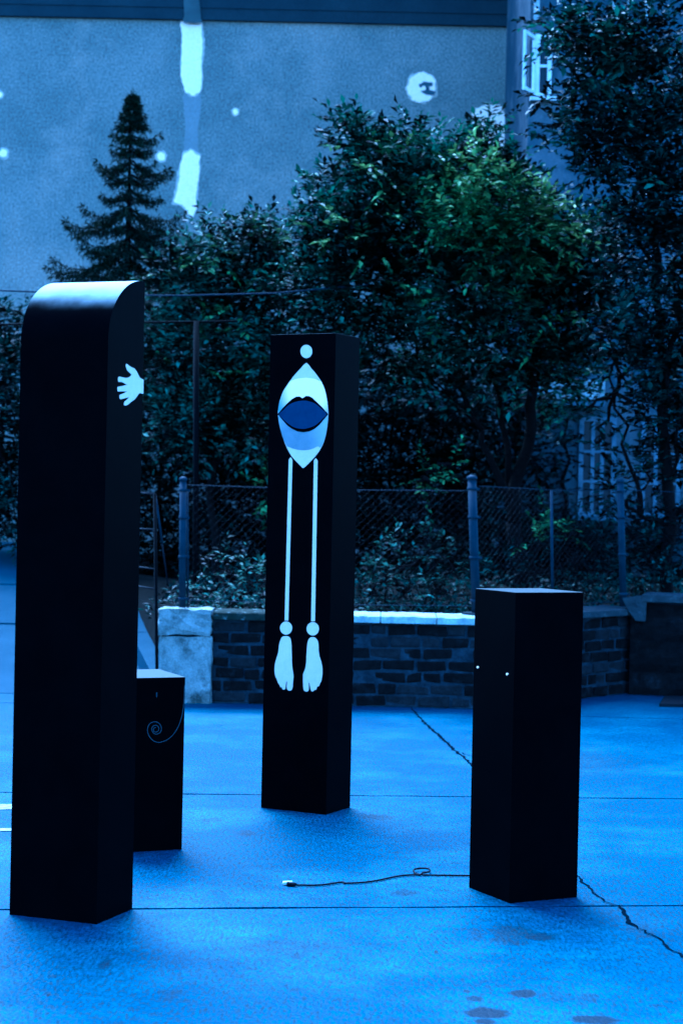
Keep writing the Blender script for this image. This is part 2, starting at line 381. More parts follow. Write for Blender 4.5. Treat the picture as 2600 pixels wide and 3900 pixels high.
def smooth_closed(pts, sub=4):
    n = len(pts); out = []
    for i in range(n):
        p0, p1, p2, p3 = (Vector((*pts[(i + k - 1) % n], 0)) for k in range(4))
        for s in range(sub):
            t = s / sub
            q = .5 * ((2 * p1) + (-p0 + p2) * t + (2 * p0 - 5 * p1 + 4 * p2 - p3) * t * t + (-p0 + 3 * p1 - 3 * p2 + p3) * t ** 3)
            out.append((q.x, q.y))
    return out
def blob(pts, jitter, n_sub=7):
    """irregular outline through px points"""
    out = []
    for i, p in enumerate(pts):
        q = pts[(i + 1) % len(pts)]
        for k in range(n_sub):
            t = k / n_sub
            out.append((p[0] * (1 - t) + q[0] * t + random.uniform(-jitter, jitter), p[1] * (1 - t) + q[1] * t + random.uniform(-jitter, jitter)))
    return out
def tri_prism(mb, P, nrm, th):
    """extruded polygon from 3D outline P (front at +nrm*th), triangulated"""
    from mathutils.geometry import tessellate_polygon
    n = len(P); tris = tessellate_polygon([[Vector(p) for p in P]])
    front = [Vector(p) + nrm * th for p in P]; back = [Vector(p) for p in P]
    mb.add(front + back, [tuple(t) for t in tris] + [(i, (i + 1) % n, n + (i + 1) % n, n + i) for i in range(n)])
def wall_patch(pts, jitter, mat, th=.012, sub=7, y=YB, name='plaster_patch', parent=bld):
    P = [at(px, py, y) for px, py in blob(smooth_closed(blob(pts, jitter * .9, 2), 3), jitter * .45, 2)]
    P = [Vector((p.x, y - YB, p.z)) for p in P]
    mb = MB(); tri_prism(mb, P, Vector((0, -1, 0)), th); return mb.build(name, mat, parent)
def feathered(pts, jitter, sub=7):
    cx = sum(p[0] for p in pts) / len(pts); cy = sum(p[1] for p in pts) / len(pts); out = []
    for x, y in pts:
        l = math.hypot(x - cx, y - cy) or 1; out.append((x + (x - cx) / l * 7, y + (y - cy) / l * 7 if y > 90 else y))
    wall_patch(out, jitter * 1.5, MAT['patch_edge'], th=.006, sub=sub, name='feathered_edge')
    return wall_patch(pts, jitter, MAT['patch'], sub=sub)
def ring(cx, cy, rx, ry, n=14): return [(cx + rx * math.cos(2 * math.pi * k / n), cy + ry * math.sin(2 * math.pi * k / n)) for k in range(n)]
feathered([(692, 80), (770, 80), (772, 180), (768, 300), (762, 350), (735, 366), (708, 350), (690, 290), (694, 180)], 3.5)
feathered([(700, 590), (730, 574), (760, 595), (762, 640), (750, 720), (748, 790), (735, 824), (712, 815), (700, 785), (662, 770), (678, 710), (684, 640)], 3.5)
wall_patch([(700, 360), (765, 360), (758, 480), (752, 590), (700, 600), (706, 480)], 3, MAT['patch_old'], th=.003)
wall_patch([(692, -60), (752, -60), (764, 60), (770, 86), (700, 86), (702, 40)], 3, MAT['patch_fascia'], th=.010, y=YB - .085)
for (cx, cy, r) in ((897, 427, 12), (615, 596, 18), (15, 585, 17), (2, 362, 11)):
    feathered(ring(cx, cy, r * .85, r * .92, 9), r * .12)
big = feathered(ring(1604, 334, 55, 56), 4)
wall_patch([(1592, 322), (1612, 312), (1648, 318), (1644, 330), (1612, 328), (1598, 334)], 3, MAT['scribble'], th=.018, sub=4, name='wash_mark')
wall_patch([(1600, 350), (1622, 342), (1655, 350), (1652, 362), (1618, 360)], 3, MAT['scribble'], th=.018, sub=4, name='wash_mark')
wall_patch([(1618, 326), (1632, 326), (1634, 346), (1620, 346)], 2, MAT['scribble'], th=.020, sub=4, name='wash_mark')
wall_patch([(1800, 420), (1850, 400), (1905, 405), (1925, 450), (1932, 520), (1900, 590), (1850, 610), (1820, 560), (1790, 500)], 6, MAT['patch'], sub=4)

# ------------------------------------------------------------------ building on the right
YR = 22.6
XR = at(2006, 600, YR).x
rb = empty('side_building', (XR, YR, 0))
tag(rb, 'grey building with white window frames half hidden behind the right hand trees', 'building')
m = MB(); m.box(0, 7, 0, 6, 0, 11.5); m.build('wall', MAT['side_wall'], rb)
m = MB(); m.box(-.12, 7.2, -.2, 6.2, 11.52, 11.75); m.build('roof', MAT['fascia'], rb)
def rpt(px, py, dy=0.0):
    p = at(px, py, YR + dy); return (p.x - XR, p.z)
def rwindow(x0, x1, y0, y1, nv=1, nh=1, fw=.05, open_sash=False):
    (xa, za), (xb, zb) = rpt(x0, y1), rpt(x1, y0)
    m_ = MB()
    for a in ((xa, xa + fw, za, zb), (xb - fw, xb, za, zb), (xa + fw, xb - fw, za, za + fw), (xa + fw, xb - fw, zb - fw, zb)):
        m_.box(a[0], a[1], -.05, .0, a[2], a[3])
    w_ = m_.build('window', MAT[WF], rb)
    cw = (xb - xa - 2 * fw) / (nv + 1); ch = (zb - za - 2 * fw) / (nh + 1)
    for i in range(nv):
        q = MB(); xx = xa + fw + cw * (i + 1); q.box(xx - fw * .4, xx + fw * .4, -.042, .0, za + fw, zb - fw); q.build('mullion', MAT[WF], w_)
    for i in range(nh):
        q = MB(); zz = za + fw + ch * (i + 1); q.box(xa + fw, xb - fw, -.038, .0, zz - fw * .3, zz + fw * .3); q.build('glazing_bar', MAT[WF], w_)
    q = MB(); q.box(xa + fw * .5, xb - fw * .5, -.012, .0, za + fw * .5, zb - fw * .5); q.build('pane', MAT['glass'], w_)
    q = MB(); q.box(xa - .06, xb + .06, -.11, .0, za - .05, za - .003); q.build('sill', MAT[WF], w_)
    return w_
WF = 'white_frame_bright'
w1 = rwindow(2034, 2100, 135, 372, 0, 1, .05)
WF = 'white_frame'
# casement swung outwards to the left of the frame
(xa, za), (xb, zb) = rpt(2034, 366), rpt(2034, 142)
q = MB(); hx, hy = xa, -.06; ex, ey = xa - .16, -.36
for (t0, t1, z0, z1) in ((0, .12, za, zb), (.88, 1, za, zb), (.12, .88, zb - .045, zb), (.12, .88, za, za + .045)):
    p0 = Vector((hx + (ex - hx) * t0, hy + (ey - hy) * t0, 0)); p1 = Vector((hx + (ex - hx) * t1, hy + (ey - hy) * t1, 0)); nn = Vector((-.88, .47, 0)) * .03
    vs_ = [p0 + Vector((0, 0, z0)), p1 + Vector((0, 0, z0)), p1 + nn + Vector((0, 0, z0)), p0 + nn + Vector((0, 0, z0)), p0 + Vector((0, 0, z1)), p1 + Vector((0, 0, z1)), p1 + nn + Vector((0, 0, z1)), p0 + nn + Vector((0, 0, z1))]
    q.add(vs_, ((3, 2, 1, 0), (4, 5, 6, 7), (0, 1, 5, 4), (1, 2, 6, 5), (2, 3, 7, 6), (3, 0, 4, 7)))
q.build('open_casement', MAT['white_frame_bright'], w1)
rwindow(2196, 2345, 1590, 1965, 2, 2, .055)
rwindow(2432, 2592, 1600, 1970, 2, 2, .055)
for (x0, x1) in ((2030, 2058), (2196, 2214), (2328, 2346), (2384, 2396), (2452, 2470)):
    (xa, za), (xb, zb) = rpt(x0, 84), rpt(x1, -300)
    q = MB(); q.box(xa, xb, -.07, .0, za, zb); q.build('pilaster_strip', MAT['coping'], rb)
(xa, za), (xb, zb) = rpt(2020, 1520), rpt(2290, 1455)
q = MB(); q.box(xa, xb, -.28, .0, za, zb); q.build('ledge', MAT['coping'], rb)
q = MB(); q.box(xa, xb, -.30, .0, za - .08, za - .03); q.build('ledge_edge', MAT['white_frame'], rb)

# ------------------------------------------------------------------ brick wall
def brick_variants():
    out = []
    for k in range(6):
        mb = MB(); mb.box(-.118, .118, -.03, .03, -.034, .034)
        mb.v = [(x + random.uniform(-.012, .008), y + random.uniform(-.007, .005), z + random.uniform(-.007, .005)) for x, y, z in mb.v]
        me = bevelled(mb, .011, 2); me.name = 'brick'
        me.materials.append(MAT['brick_pale'] if k >= 4 else MAT['brick']); out.append(me)
    return out
BRICKS = brick_variants()
def brick_wall(A, B, h, cope_mats, label, cope_h=.06, courses=7, course0=.05):
    A, B = Vector(A), Vector(B); d = (B - A); Ln = d.length; rz = math.atan2(d.y, d.x)
    w = empty('brick_wall', (A.x, A.y, 0), rz); tag(w, label, 'wall')
    mb = MB(); mb.box(0, Ln, .012, .27, -.02, h); mb.build('mortar_core', MAT['mortar'], w)
    ch = (h - .01) / courses
    for c in range(courses):
        x = random.uniform(.0, .05) - (.14 if c % 2 else 0.0)
        while x < Ln - .03:
            l = random.uniform(.20, .255) if random.random() > .18 else random.uniform(.11, .14)
            a_, b_ = max(x, .004), min(x + l, Ln - .004)
            if b_ - a_ > .045 and random.random() > .04:
                o = link('brick', random.choice(BRICKS), None, w)
                o.location = ((a_ + b_) / 2, .03 + random.uniform(-.006, .012), (c + .5) * ch + random.uniform(-.005, .005) + .004)
                o.rotation_euler = (random.uniform(-.02, .02), random.uniform(-.03, .03), random.uniform(-.02, .02))
                o.scale = ((b_ - a_) / .236, 1, (ch - random.uniform(.012, .020)) / .068)
            x += l + random.uniform(.010, .020)
    n = len(cope_mats); x = 0.0
    for k, cm in enumerate(cope_mats):
        mb = MB(); l = Ln / n
        nseg = 10
        top = []; 
        for i in range(nseg + 1):
            xx = x + .004 + (l - .008) * i / nseg
            e = random.uniform(-.006, .006)
            top.append([(xx, -.05 + e, h + .002), (xx, -.05 + e + random.uniform(-.004, .004), h + cope_h - .008 + e * .6), (xx, -.035 + e, h + cope_h + e * .5), (xx, .31, h + cope_h + .008 + e * .5), (xx, .31, h + .002)])
        vs_ = [p for r_ in top for p in r_]; fs = []
        for i in range(nseg):
            for k2 in range(5):
                a, b_ = i * 5 + k2, i * 5 + (k2 + 1) % 5; fs.append((a, b_, b_ + 5, a + 5))
        fs += [tuple(range(5)), tuple(range(len(vs_) - 5, len(vs_)))]
        mb.add(vs_, fs); mb.build('coping_stone', cm, w); x += l
    return w
PA, PBD, PC = (-.99, 14.46), (1.2, 14.42), (2.54, 15.93)
brick_wall(PA, PBD, .662, [MAT['coping_moss'], MAT['coping_moss'], MAT['coping'], MAT['coping'], MAT['coping']], 'low dark brick wall with pale coping under the wire fence behind the middle column')
brick_wall(PBD, PC, .68, [MAT['coping_dark'], MAT['coping_dark'], MAT['coping_dark']], 'low dark brick wall section right of the short black box, bending backwards')
# heavier masonry block closing the wall at the right edge
w = empty('stone_wall', (2.50, 15.80, 0), math.radians(-14)); tag(w, 'dark rough masonry wall end at the right edge with a pale chipped corner', 'wall')
mb = MB(); nxs, nzs = 26, 12; vv = []
for j in range(nzs + 1):
    for i in range(nxs + 1):
        z = .80 * j / nzs; x = 2.6 * i / nxs
        vv.append((x, random.uniform(-.012, .012) - .03 * math.sin(j * 1.7) * .4, z))
mb.add(vv, [(j * (nxs + 1) + i, j * (nxs + 1) + i + 1, (j + 1) * (nxs + 1) + i + 1, (j + 1) * (nxs + 1) + i) for j in range(nzs) for i in range(nxs)])
mb.box(0.02, 2.6, .03, .4, 0, .79); mb.build('body', MAT['brick'], w)
mb = MB(); mb.box(.10, 2.6, -.07, .42, .802, .87); link('coping_stone', bevelled(mb, .012, 2), MAT['coping_dark'], w)
mb = MB(); mb.add([(-.07, -.055, .83), (.14, -.06, .86), (.13, -.06, .64), (.05, -.055, .64), (-.02, -.05, .73), (-.07, .1, .83), (.14, .1, .86), (.13, .1, .64), (.05, .1, .64), (-.02, .1, .73)],
                  [(0, 1, 2, 3, 4), (5, 9, 8, 7, 6), (0, 5, 6, 1), (1, 6, 7, 2), (2, 7, 8, 3), (3, 8, 9, 4), (4, 9, 5, 0)])
mb.build('corner_stone', MAT['coping_dark'], w)

# concrete pier
pier = empty('concrete_pier', (-1.2, 14.40, 0)); tag(pier, 'pale weathered concrete pier at the left end of the brick wall', 'pier')
def rough_box(x0, x1, y0, y1, z0, z1, j=.008, cuts=5):
    bm = bmesh.new(); bmesh.ops.create_cube(bm, size=1)
    bmesh.ops.subdivide_edges(bm, edges=bm.edges[:], cuts=cuts, use_grid_fill=True)
    for v in bm.verts:
        v.co = Vector((x0 + (v.co.x + .5) * (x1 - x0), y0 + (v.co.y + .5) * (y1 - y0), z0 + (v.co.z + .5) * (z1 - z0))) + Vector((random.uniform(-j, j), random.uniform(-j, j), random.uniform(-j, j)))
    me = bpy.data.meshes.new('m'); bm.to_mesh(me); bm.free(); return me
link('shaft', rough_box(-.205, .205, 0, .36, -.02, .525), MAT['pier'], pier)
link('cap', rough_box(-.215, .20, -.02, .38, .537, .735, .009), MAT['pier'], pier)
mb = MB(); mb.box(-.19, .19, .02, .34, .50, .56); mb.build('joint', MAT['joint'], pier)

# ------------------------------------------------------------------ wire fence
fence = empty('wire_fence', (0, 14.6, 0)); tag(fence, 'chain link fence with blue grey steel posts standing on the brick wall', 'fence')
def FL(p): return Vector(p) - Vector((0, 14.6, 0))
def post(px, ytop, ybot, Y, r, bands=True, lean=0.0):
    a = at(px, ybot, Y); b_ = at(px + lean, ytop, Y)
    mb = MB(); mb.tube([FL(a), FL(b_)], r, 10); p_ = mb.build('post', MAT['galv'], fence)
    if bands:
        mb = MB(); mb.tube([FL(b_) + Vector((0, 0, .0)), FL(b_) + Vector((0, 0, .02)), FL(b_) + Vector((0, 0, .035))], [r * 1.25, r * 1.2, r * .5], 10); mb.build('post_cap', MAT['galv'], p_)
        for t in (.10, .42, .72, .93):
            c = FL(a).lerp(FL(b_), t); mb = MB(); mb.tube([c - Vector((0, 0, .012)), c + Vector((0, 0, .012))], r * 1.22, 10); mb.box(c.x + r, c.x + r + .025, c.y - .008, c.y + .008, c.z - .01, c.z + .01); mb.build('clamp', MAT['galv'], p_)
    return a, b_
pA = post(694, 1832, 2330, 14.62, .028, True, 4)
post(716, 1865, 2330, 14.66, .009, False, -3)
pB = post(1812, 1826, 2340, 14.62, .036, True, -16)
pC = post(2372, 1838, 2310, 15.82, .030, True, -12)
post(2102, 1868, 2300, 15.2, .012, False, -4)
pD = (at(2960, 2270, 15.4), at(2950, 1850, 15.4))
mb = MB(); mb.tube([FL(pD[0]), FL(pD[1])], .03, 10); mb.build('post', MAT['galv'], fence)
def mesh_bay(P, Q, z0, z1, cell=.062, r=.0008):
    P, Q = Vector((P.x, P.y, 0)), Vector((Q.x, Q.y, 0)); d = Q - P; Ln = d.length; e = d / Ln; H_ = z1 - z0; mb = MB()
    k = -int(H_ / cell) - 1
    for s in (1, -1):
        t = -H_
        while t < Ln + H_:
            x0, x1 = t, t + s * H_; a, b_ = (x0, z0), (x1, z1)
            def clip(a, b_):
                (xa, za), (xb, zb) = a, b_
                if max(xa, xb) <= 0 or min(xa, xb) >= Ln: return None
                def lim(x, z, x2, z2):
                    if x < 0: z = z + (z2 - z) * (0 - x) / (x2 - x); x = 0
                    elif x > Ln: z = z + (z2 - z) * (Ln - x) / (x2 - x); x = Ln
                    return x, z
                return lim(xa, za, xb, zb), lim(xb, zb, xa, za)
            c = clip(a, b_)
            if c:
                q0 = P + e * c[0][0] + Vector((0, s * .002, c[0][1])); q1 = P + e * c[1][0] + Vector((0, s * .002, c[1][1]))
                mb.tube([FL(q0), FL(q1)], r, 3, False)
            t += cell
    mb.build('wire_mesh', MAT['wire'], fence)
def zof(p): return p.z
for (a, b_) in ((pA, pB), (pB, pC), (pC, pD)):
    z1 = (a[1].z + b_[1].z) / 2 - .06
    mesh_bay(a[0], b_[0], .78, z1)
    for zz in (z1, .80):
        p, q = Vector((a[0].x, a[0].y, zz)), Vector((b_[0].x, b_[0].y, zz)); mid = p.lerp(q, .5) - Vector((0, 0, .015))
        mb = MB(); mb.tube([FL(p), FL(mid), FL(q)], .0026, 5, False); mb.build('tension_wire', MAT['galv'], fence)

# gate beside the pier
gate = empty('garden_gate', at(597, 2540, 14.2)); tag(gate, 'dark iron gate post with thin rails and a pale diagonal brace left of the pier', 'gate')
go = gate.location.copy()
mb = MB(); a, b_ = at(598, 2545, 14.2), at(590, 1880, 14.2); mb.box(-.012, .012, -.012, .012, 0, 1)
mb = MB(); mb.tube([a - go - Vector((0, 0, .28)), a - go, b_ - go], .013, 8); mb.build('gate_post', MAT['dark_metal'], gate)
for (ya, yb_) in ((1880, 1882), (2018, 2018), (2160, 2168), (2234, 2243)):
    mb = MB(); mb.tube([at(470, ya - 10, 14.9) - go, at(592, yb_, 14.2) - go], .006, 6); mb.build('rail', MAT['wire'], gate)
mb = MB(); mb.tube([at(593, 1890, 14.24) - go, at(618, 2068, 14.3) - go], .0085, 6); mb.build('brace', MAT['galv'], gate)
mb = MB(); mb.tube([at(618, 2070, 14.3) - go, at(640, 2230, 14.35) - go], .006, 6); mb.build('brace', MAT['wire'], gate)

# dark pipe frame and cable in the garden
fr = empty('pipe_frame', at(746, 2300, 17.2)); tag(fr, 'dark pipe frame with upright and crossbar standing among the bushes', 'frame'); fo = fr.location.copy()
mb = MB(); mb.tube([Vector((0, 0, 0)), at(748, 1222, 17.2) - fo], .028, 8); mb.build('upright', MAT['dark_metal'], fr)
mb = MB(); mb.tube([at(-300, 1240, 17.2) - fo, at(905, 1224, 17.2) - fo], .011, 8); mb.build('crossbar', MAT['dark_metal'], fr)
mb = MB(); b2 = at(-260, 1240, 17.2) - fo; mb.tube([b2, Vector((b2.x, b2.y, -.2))], .028, 8); mb.build('upright', MAT['dark_metal'], fr)
mb = MB()
pts = [at(-400, 1092, 16.2), at(0, 1106, 16.2), at(150, 1112, 16.2), at(420, 1124, 16.2), at(690, 1126, 16.4), at(1040, 1117, 17.0), at(1400, 1085, 17.6)]
mb.tube(pts, .008, 6, False)
tag(mb.build('overhead_cable', MAT['galv']), 'thin overhead cable running behind the curved pillar into the trees', 'cable')

# ------------------------------------------------------------------ black sculptures
def frame_of(x, y, a):
    """front corner F, right direction R, left direction Ldir"""
    return Vector((x, y, 0)), Vector((math.cos(a), math.sin(a), 0)), Vector((-math.sin(a), math.cos(a), 0))
def obox(F, R, Lf, wr, wl, h, bev=.003):
    mb = MB(); P = [F, F + R * wr, F + R * wr + Lf * wl, F + Lf * wl]; Z = Vector((0, 0, h))
    mb.add(P + [p + Z for p in P], ((3, 2, 1, 0), (4, 5, 6, 7), (0, 1, 5, 4), (1, 2, 6, 5), (2, 3, 7, 6), (3, 0, 4, 7)))
    return bevelled(mb, bev, 2)
def on_plane(px, py, O, n):
    d = ray(px, py); C = Vector((0, 0, EYE)); return C + d * ((O - C).dot(n) / d.dot(n))
def smooth_open(pts, sub=5):
    pts = [pts[0]] + list(pts) + [pts[-1]]; out = []
    for i in range(1, len(pts) - 2):
        p0, p1, p2, p3 = (Vector((*pts[i + k - 1], 0)) for k in range(4))
        for s in range(sub):
            t = s / sub
            q = .5 * ((2 * p1) + (-p0 + p2) * t + (2 * p0 - 5 * p1 + 4 * p2 - p3) * t * t + (-p0 + 3 * p1 - 3 * p2 + p3) * t ** 3)
            out.append((q.x, q.y))
    out.append(tuple(pts[-1])); return out
def decal(name, pts, O, n, mat, parent, base=0.0, th=.0012, origin=None):
    """thin painted cut-out lying on the face through O with outward normal n"""
    P = [on_plane(px, py, O, n) + n * base - origin for px, py in pts]
    mb = MB(); tri_prism(mb, P, n, th); return mb.build(name, mat, parent)

# middle column with the painted figure
F, R, Lf = frame_of(-.0441, 9.3993, 1.0919)
F = F + Vector((-.004, .0, 0)); WL = .383
col = empty('figure_column', F); tag(col, 'tall square black column painted with a figure of lips, long legs and feet', 'column')
link('body', obox(Vector((0, 0, 0)), R, Lf, .2734, WL, 2.466), MAT['black'], col)
n_f = -R      # face spanned by Lf, facing the camera
def c1(x, y): return (980 + x / 3.92, 1260 + y / 3.92)
def c2(x, y): return (980 + x / 3.92, 2300 + y / 3.92)
def D(name, pts, mat, base=0.0, parent=col, sub=4):
    p = smooth_closed(pts, sub) if sub > 1 else pts
    return decal(name, p, F, n_f, mat, parent, base + .0002, .0010, F)
def fade_to(m, P0, r0_, r1_, c):
    # sprayed paint fading from one colour to another
    nt = m.node_tree; N, L = nt.nodes, nt.links; b = N['Principled BSDF']; src = b.inputs['Base Color'].links[0].from_socket
    g_ = [n for n in N if n.bl_idname == 'ShaderNodeNewGeometry'][0]
    d_ = N.new('ShaderNodeVectorMath'); d_.operation = 'DISTANCE'; L.new(g_.outputs['Position'], d_.inputs[0]); d_.inputs[1].default_value = P0
    mr = N.new('ShaderNodeMapRange'); mr.interpolation_type = 'SMOOTHSTEP'; L.new(d_.outputs['Value'], mr.inputs[0]); mr.inputs[1].default_value = r0_; mr.inputs[2].default_value = r1_
    mx = N.new('ShaderNodeMix'); mx.data_type = 'RGBA'; L.new(mr.outputs[0], mx.inputs[0]); L.new(src, mx.inputs[6]); mx.inputs[7].default_value = rgb(c); L.new(mx.outputs[2], b.inputs['Base Color'])
MAT['art_band'] = MAT['art_white'].copy(); MAT['art_band'].name = 'cream_sprayed_paint'
fade_to(MAT['art_band'], on_plane(1176, 1482, F, n_f), .095, .20, (.20, .24, .24))
fade_to(MAT['art_mid'], on_plane(1120, 1690, F, n_f), .06, .24, (.34, .33, .30))
right = [(733, 478), (800, 556), (850, 612), (905, 685), (960, 765), (1002, 862), (1030, 970), (1050, 1100), (1059, 1235)]
right2 = [(1055, 1320), (1040, 1450), (1018, 1570), (982, 1685), (920, 1800), (850, 1890), (775, 1968), (690, 2048)]
left = [(650, 2018), (580, 1948), (512, 1870), (450, 1762), (398, 1640), (355, 1500), (325, 1370), (309, 1245), (313, 1180), (326, 1090), (350, 1000), (390, 900), (440, 822), (492, 745), (570, 645), (650, 560)]
D('torso', [c1(*p) for p in right + right2 + left], MAT['art_pale'], sub=2)
D('white_band', [c1(*p) for p in ((492, 750), (600, 714), (730, 702), (850, 716), (955, 760), (1000, 862), (1028, 970), (1048, 1100), (1056, 1235), (980, 1160), (900, 1085), (820, 1010), (750, 985), (680, 1015), (620, 990), (520, 1030), (450, 1095), (380, 1168), (316, 1235), (315, 1180), (328, 1090), (352, 1000), (392, 900), (442, 822))], MAT['art_band'], .0012, sub=1)
D('shaded_band', [c1(*p) for p in ((312, 1262), (380, 1325), (450, 1400), (520, 1450), (600, 1490), (690, 1500), (780, 1490), (860, 1450), (930, 1390), (1000, 1320), (1056, 1262), (1053, 1320), (1038, 1450), (1016, 1570), (980, 1680), (945, 1745), (905, 1722), (850, 1750), (780, 1773), (690, 1785), (600, 1775), (520, 1755), (442, 1722), (400, 1640), (357, 1500), (327, 1370))], MAT['art_mid'], .0012, sub=1)
D('lips', [c1(*p) for p in ((306, 1245), (380, 1155), (450, 1082), (520, 1020), (580, 984), (632, 980), (680, 1006), (728, 972), (775, 974), (820, 998), (900, 1072), (980, 1150), (1060, 1245), (1000, 1318), (930, 1404), (860, 1462), (780, 1502), (690, 1514), (600, 1502), (520, 1464), (450, 1412), (380, 1332))], MAT['black'], .0024, sub=1)
D('mouth', [c1(*p) for p in ((325, 1247), (400, 1178), (470, 1108), (560, 1066), (640, 1047), (720, 1043), (800, 1060), (880, 1095), (950, 1155), (1040, 1243), (990, 1302), (920, 1372), (850, 1422), (760, 1453), (690, 1465), (600, 1455), (530, 1430), (450, 1375), (390, 1320))], MAT['art_dark'], .0036, sub=2)
D('head', [c1(732 + 88 * math.cos(t), 308 + 99 * math.sin(t)) for t in np.linspace(0, 2 * math.pi, 29)[:-1]], MAT['art_pale'], sub=1)
def leg_pts(xa0, xa1, ya, xb0, xb1, yb_):
    return [(xa0, ya + 7), (xa0 + 3, ya + 1), ((xa0 + xa1) / 2, ya - 3), (xa1 - 3, ya + 1), (xa1, ya + 7), (xb1, yb_), (xb0, yb_)]
D('leg', leg_pts(1100, 1113.5, 1745, 1084.5, 1098, 2363), MAT['art_pale'], sub=1)
D('leg', leg_pts(1195.6, 1209.5, 1748, 1185, 1199.3, 2366), MAT['art_pale'], sub=1)
for (cx, cy, rx_, ry_) in ((430, 360, 90, 98), (828, 372, 92, 99)):
    D('ankle', [c2(cx + rx_ * math.cos(t), cy + ry_ * math.sin(t)) for t in np.linspace(0, 2 * math.pi, 29)[:-1]], MAT['art_pale'], sub=1)
D('foot', [c2(*p) for p in ((420, 480), (460, 485), (490, 510), (505, 560), (512, 680), (515, 800), (520, 930), (535, 1040), (540, 1090), (530, 1180), (530, 1230), (515, 1280), (485, 1296), (455, 1285), (440, 1240), (446, 1165), (436, 1160), (426, 1200), (420, 1260), (400, 1280), (375, 1272), (368, 1246), (345, 1240), (330, 1205), (310, 1180), (290, 1120), (270, 1080), (258, 1000), (265, 900), (285, 820), (315, 720), (325, 620), (340, 560), (360, 510), (385, 487))], MAT['art_pale'], sub=2)
D('foot', [c2(*p) for p in ((820, 495), (860, 505), (895, 540), (912, 600), (915, 700), (930, 790), (955, 870), (970, 960), (970, 1050), (955, 1150), (935, 1185), (920, 1228), (890, 1236), (882, 1278), (848, 1286), (835, 1305), (803, 1300), (788, 1230), (776, 1178), (768, 1182), (768, 1250), (763, 1298), (735, 1308), (700, 1295), (685, 1230), (683, 1080), (690, 1030), (715, 970), (730, 880), (735, 760), (745, 620), (755, 560), (780, 510))], MAT['art_pale'], sub=2)

# short box at the right
F, R, Lf = frame_of(.7079, 7.393, .4595)
sb = empty('short_box', F); tag(sb, 'plain short black box standing alone at the right with a cable running from it', 'box')
link('body', obox(Vector((0, 0, 0)), R, Lf, .3247, .3231, 1.2531), MAT['black'], sb)
for (px, py) in ((1820, 2541), (1932, 2567)):
    decal('stud', [(px + 3 * math.cos(t), py + 4.5 * math.sin(t)) for t in np.linspace(0, 2 * math.pi, 11)[:-1]], F, -R, MAT['art_white'], sb, .0003, .004, F)

# pillar with a rounded front top edge, hand painted on its side
def round_top(F_, R, Lf, depth, width, h, a, b, back=False, nseg=20, flat=0.0):
    """profile in the R (depth) direction, extruded along Lf (width); quarter ellipse a x b"""
    prof = [(0, 0), (0, h - b)] if not back else [(0, 0), (0, h), (depth - a, h)]
    for k in range(1, nseg + 1):
        t = k / nseg * math.pi / 2
        if not back: prof.append((a - a * math.cos(t), h - b + b * math.sin(t)))
        else: prof.append((depth - a + a * math.sin(t), h - b + b * math.cos(t)))
    if not back and a < depth - 1e-4: prof.append((depth, h))
    prof.append((depth, 0))
    n = len(prof); O = Vector((0, 0, 0))
    vs_ = [O + R * p[0] + Vector((0, 0, p[1])) for p in prof] + [O + R * p[0] + Lf * width + Vector((0, 0, p[1])) for p in prof]
    me = bpy.data.meshes.new('m')
    me.from_pydata([tuple(v) for v in vs_], [], [tuple(range(n)), tuple(range(2 * n - 1, n - 1, -1))] + [(i, n + i, n + (i + 1) % n, (i + 1) % n) for i in range(n)])
    bm = bmesh.new(); bm.from_mesh(me); bmesh.ops.recalc_face_normals(bm, faces=bm.faces)
    for f in bm.faces: f.smooth = abs(f.normal.dot(Lf)) < .5
    for e in bm.edges:
        if len(e.link_faces) == 2 and e.link_faces[0].normal.angle(e.link_faces[1].normal) > .5: e.smooth = False
    bm.to_mesh(me); bm.free(); return me
F, R, Lf = frame_of(-.8845, 6.8796, 1.2049)
pil = empty('curved_pillar', F); tag(pil, 'tall black pillar with rounded top edge and a pale hand painted on its side', 'pillar')
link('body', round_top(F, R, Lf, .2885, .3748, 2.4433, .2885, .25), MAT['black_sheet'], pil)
hand = [(585, 250), (640, 300), (720, 350), (790, 375), (850, 450), (890, 530), (940, 630), (990, 660), (1040, 690), (1037, 1065), (1000, 1065), (960, 1045), (915, 1060), (850, 1160), (790, 1230), (700, 1290), (620, 1360), (570, 1385), (520, 1380), (505, 1345), (530, 1280), (600, 1220), (655, 1160), (560, 1180), (420, 1218), (395, 1190), (390, 1120), (410, 1090), (500, 1060), (600, 1005), (480, 1000), (345, 1005), (330, 930), (345, 880), (500, 850), (590, 825), (520, 780), (450, 745), (365, 745), (350, 690), (360, 620), (390, 600), (450, 615), (570, 640), (650, 620), (700, 580), (715, 540), (660, 490), (600, 430), (570, 350), (560, 280)]
decal('hand', [(400 + x / 7.127, 1350 + y / 7.127) for x, y in hand], F, -Lf, MAT['art_pale'], pil, .0003, .0012, F)

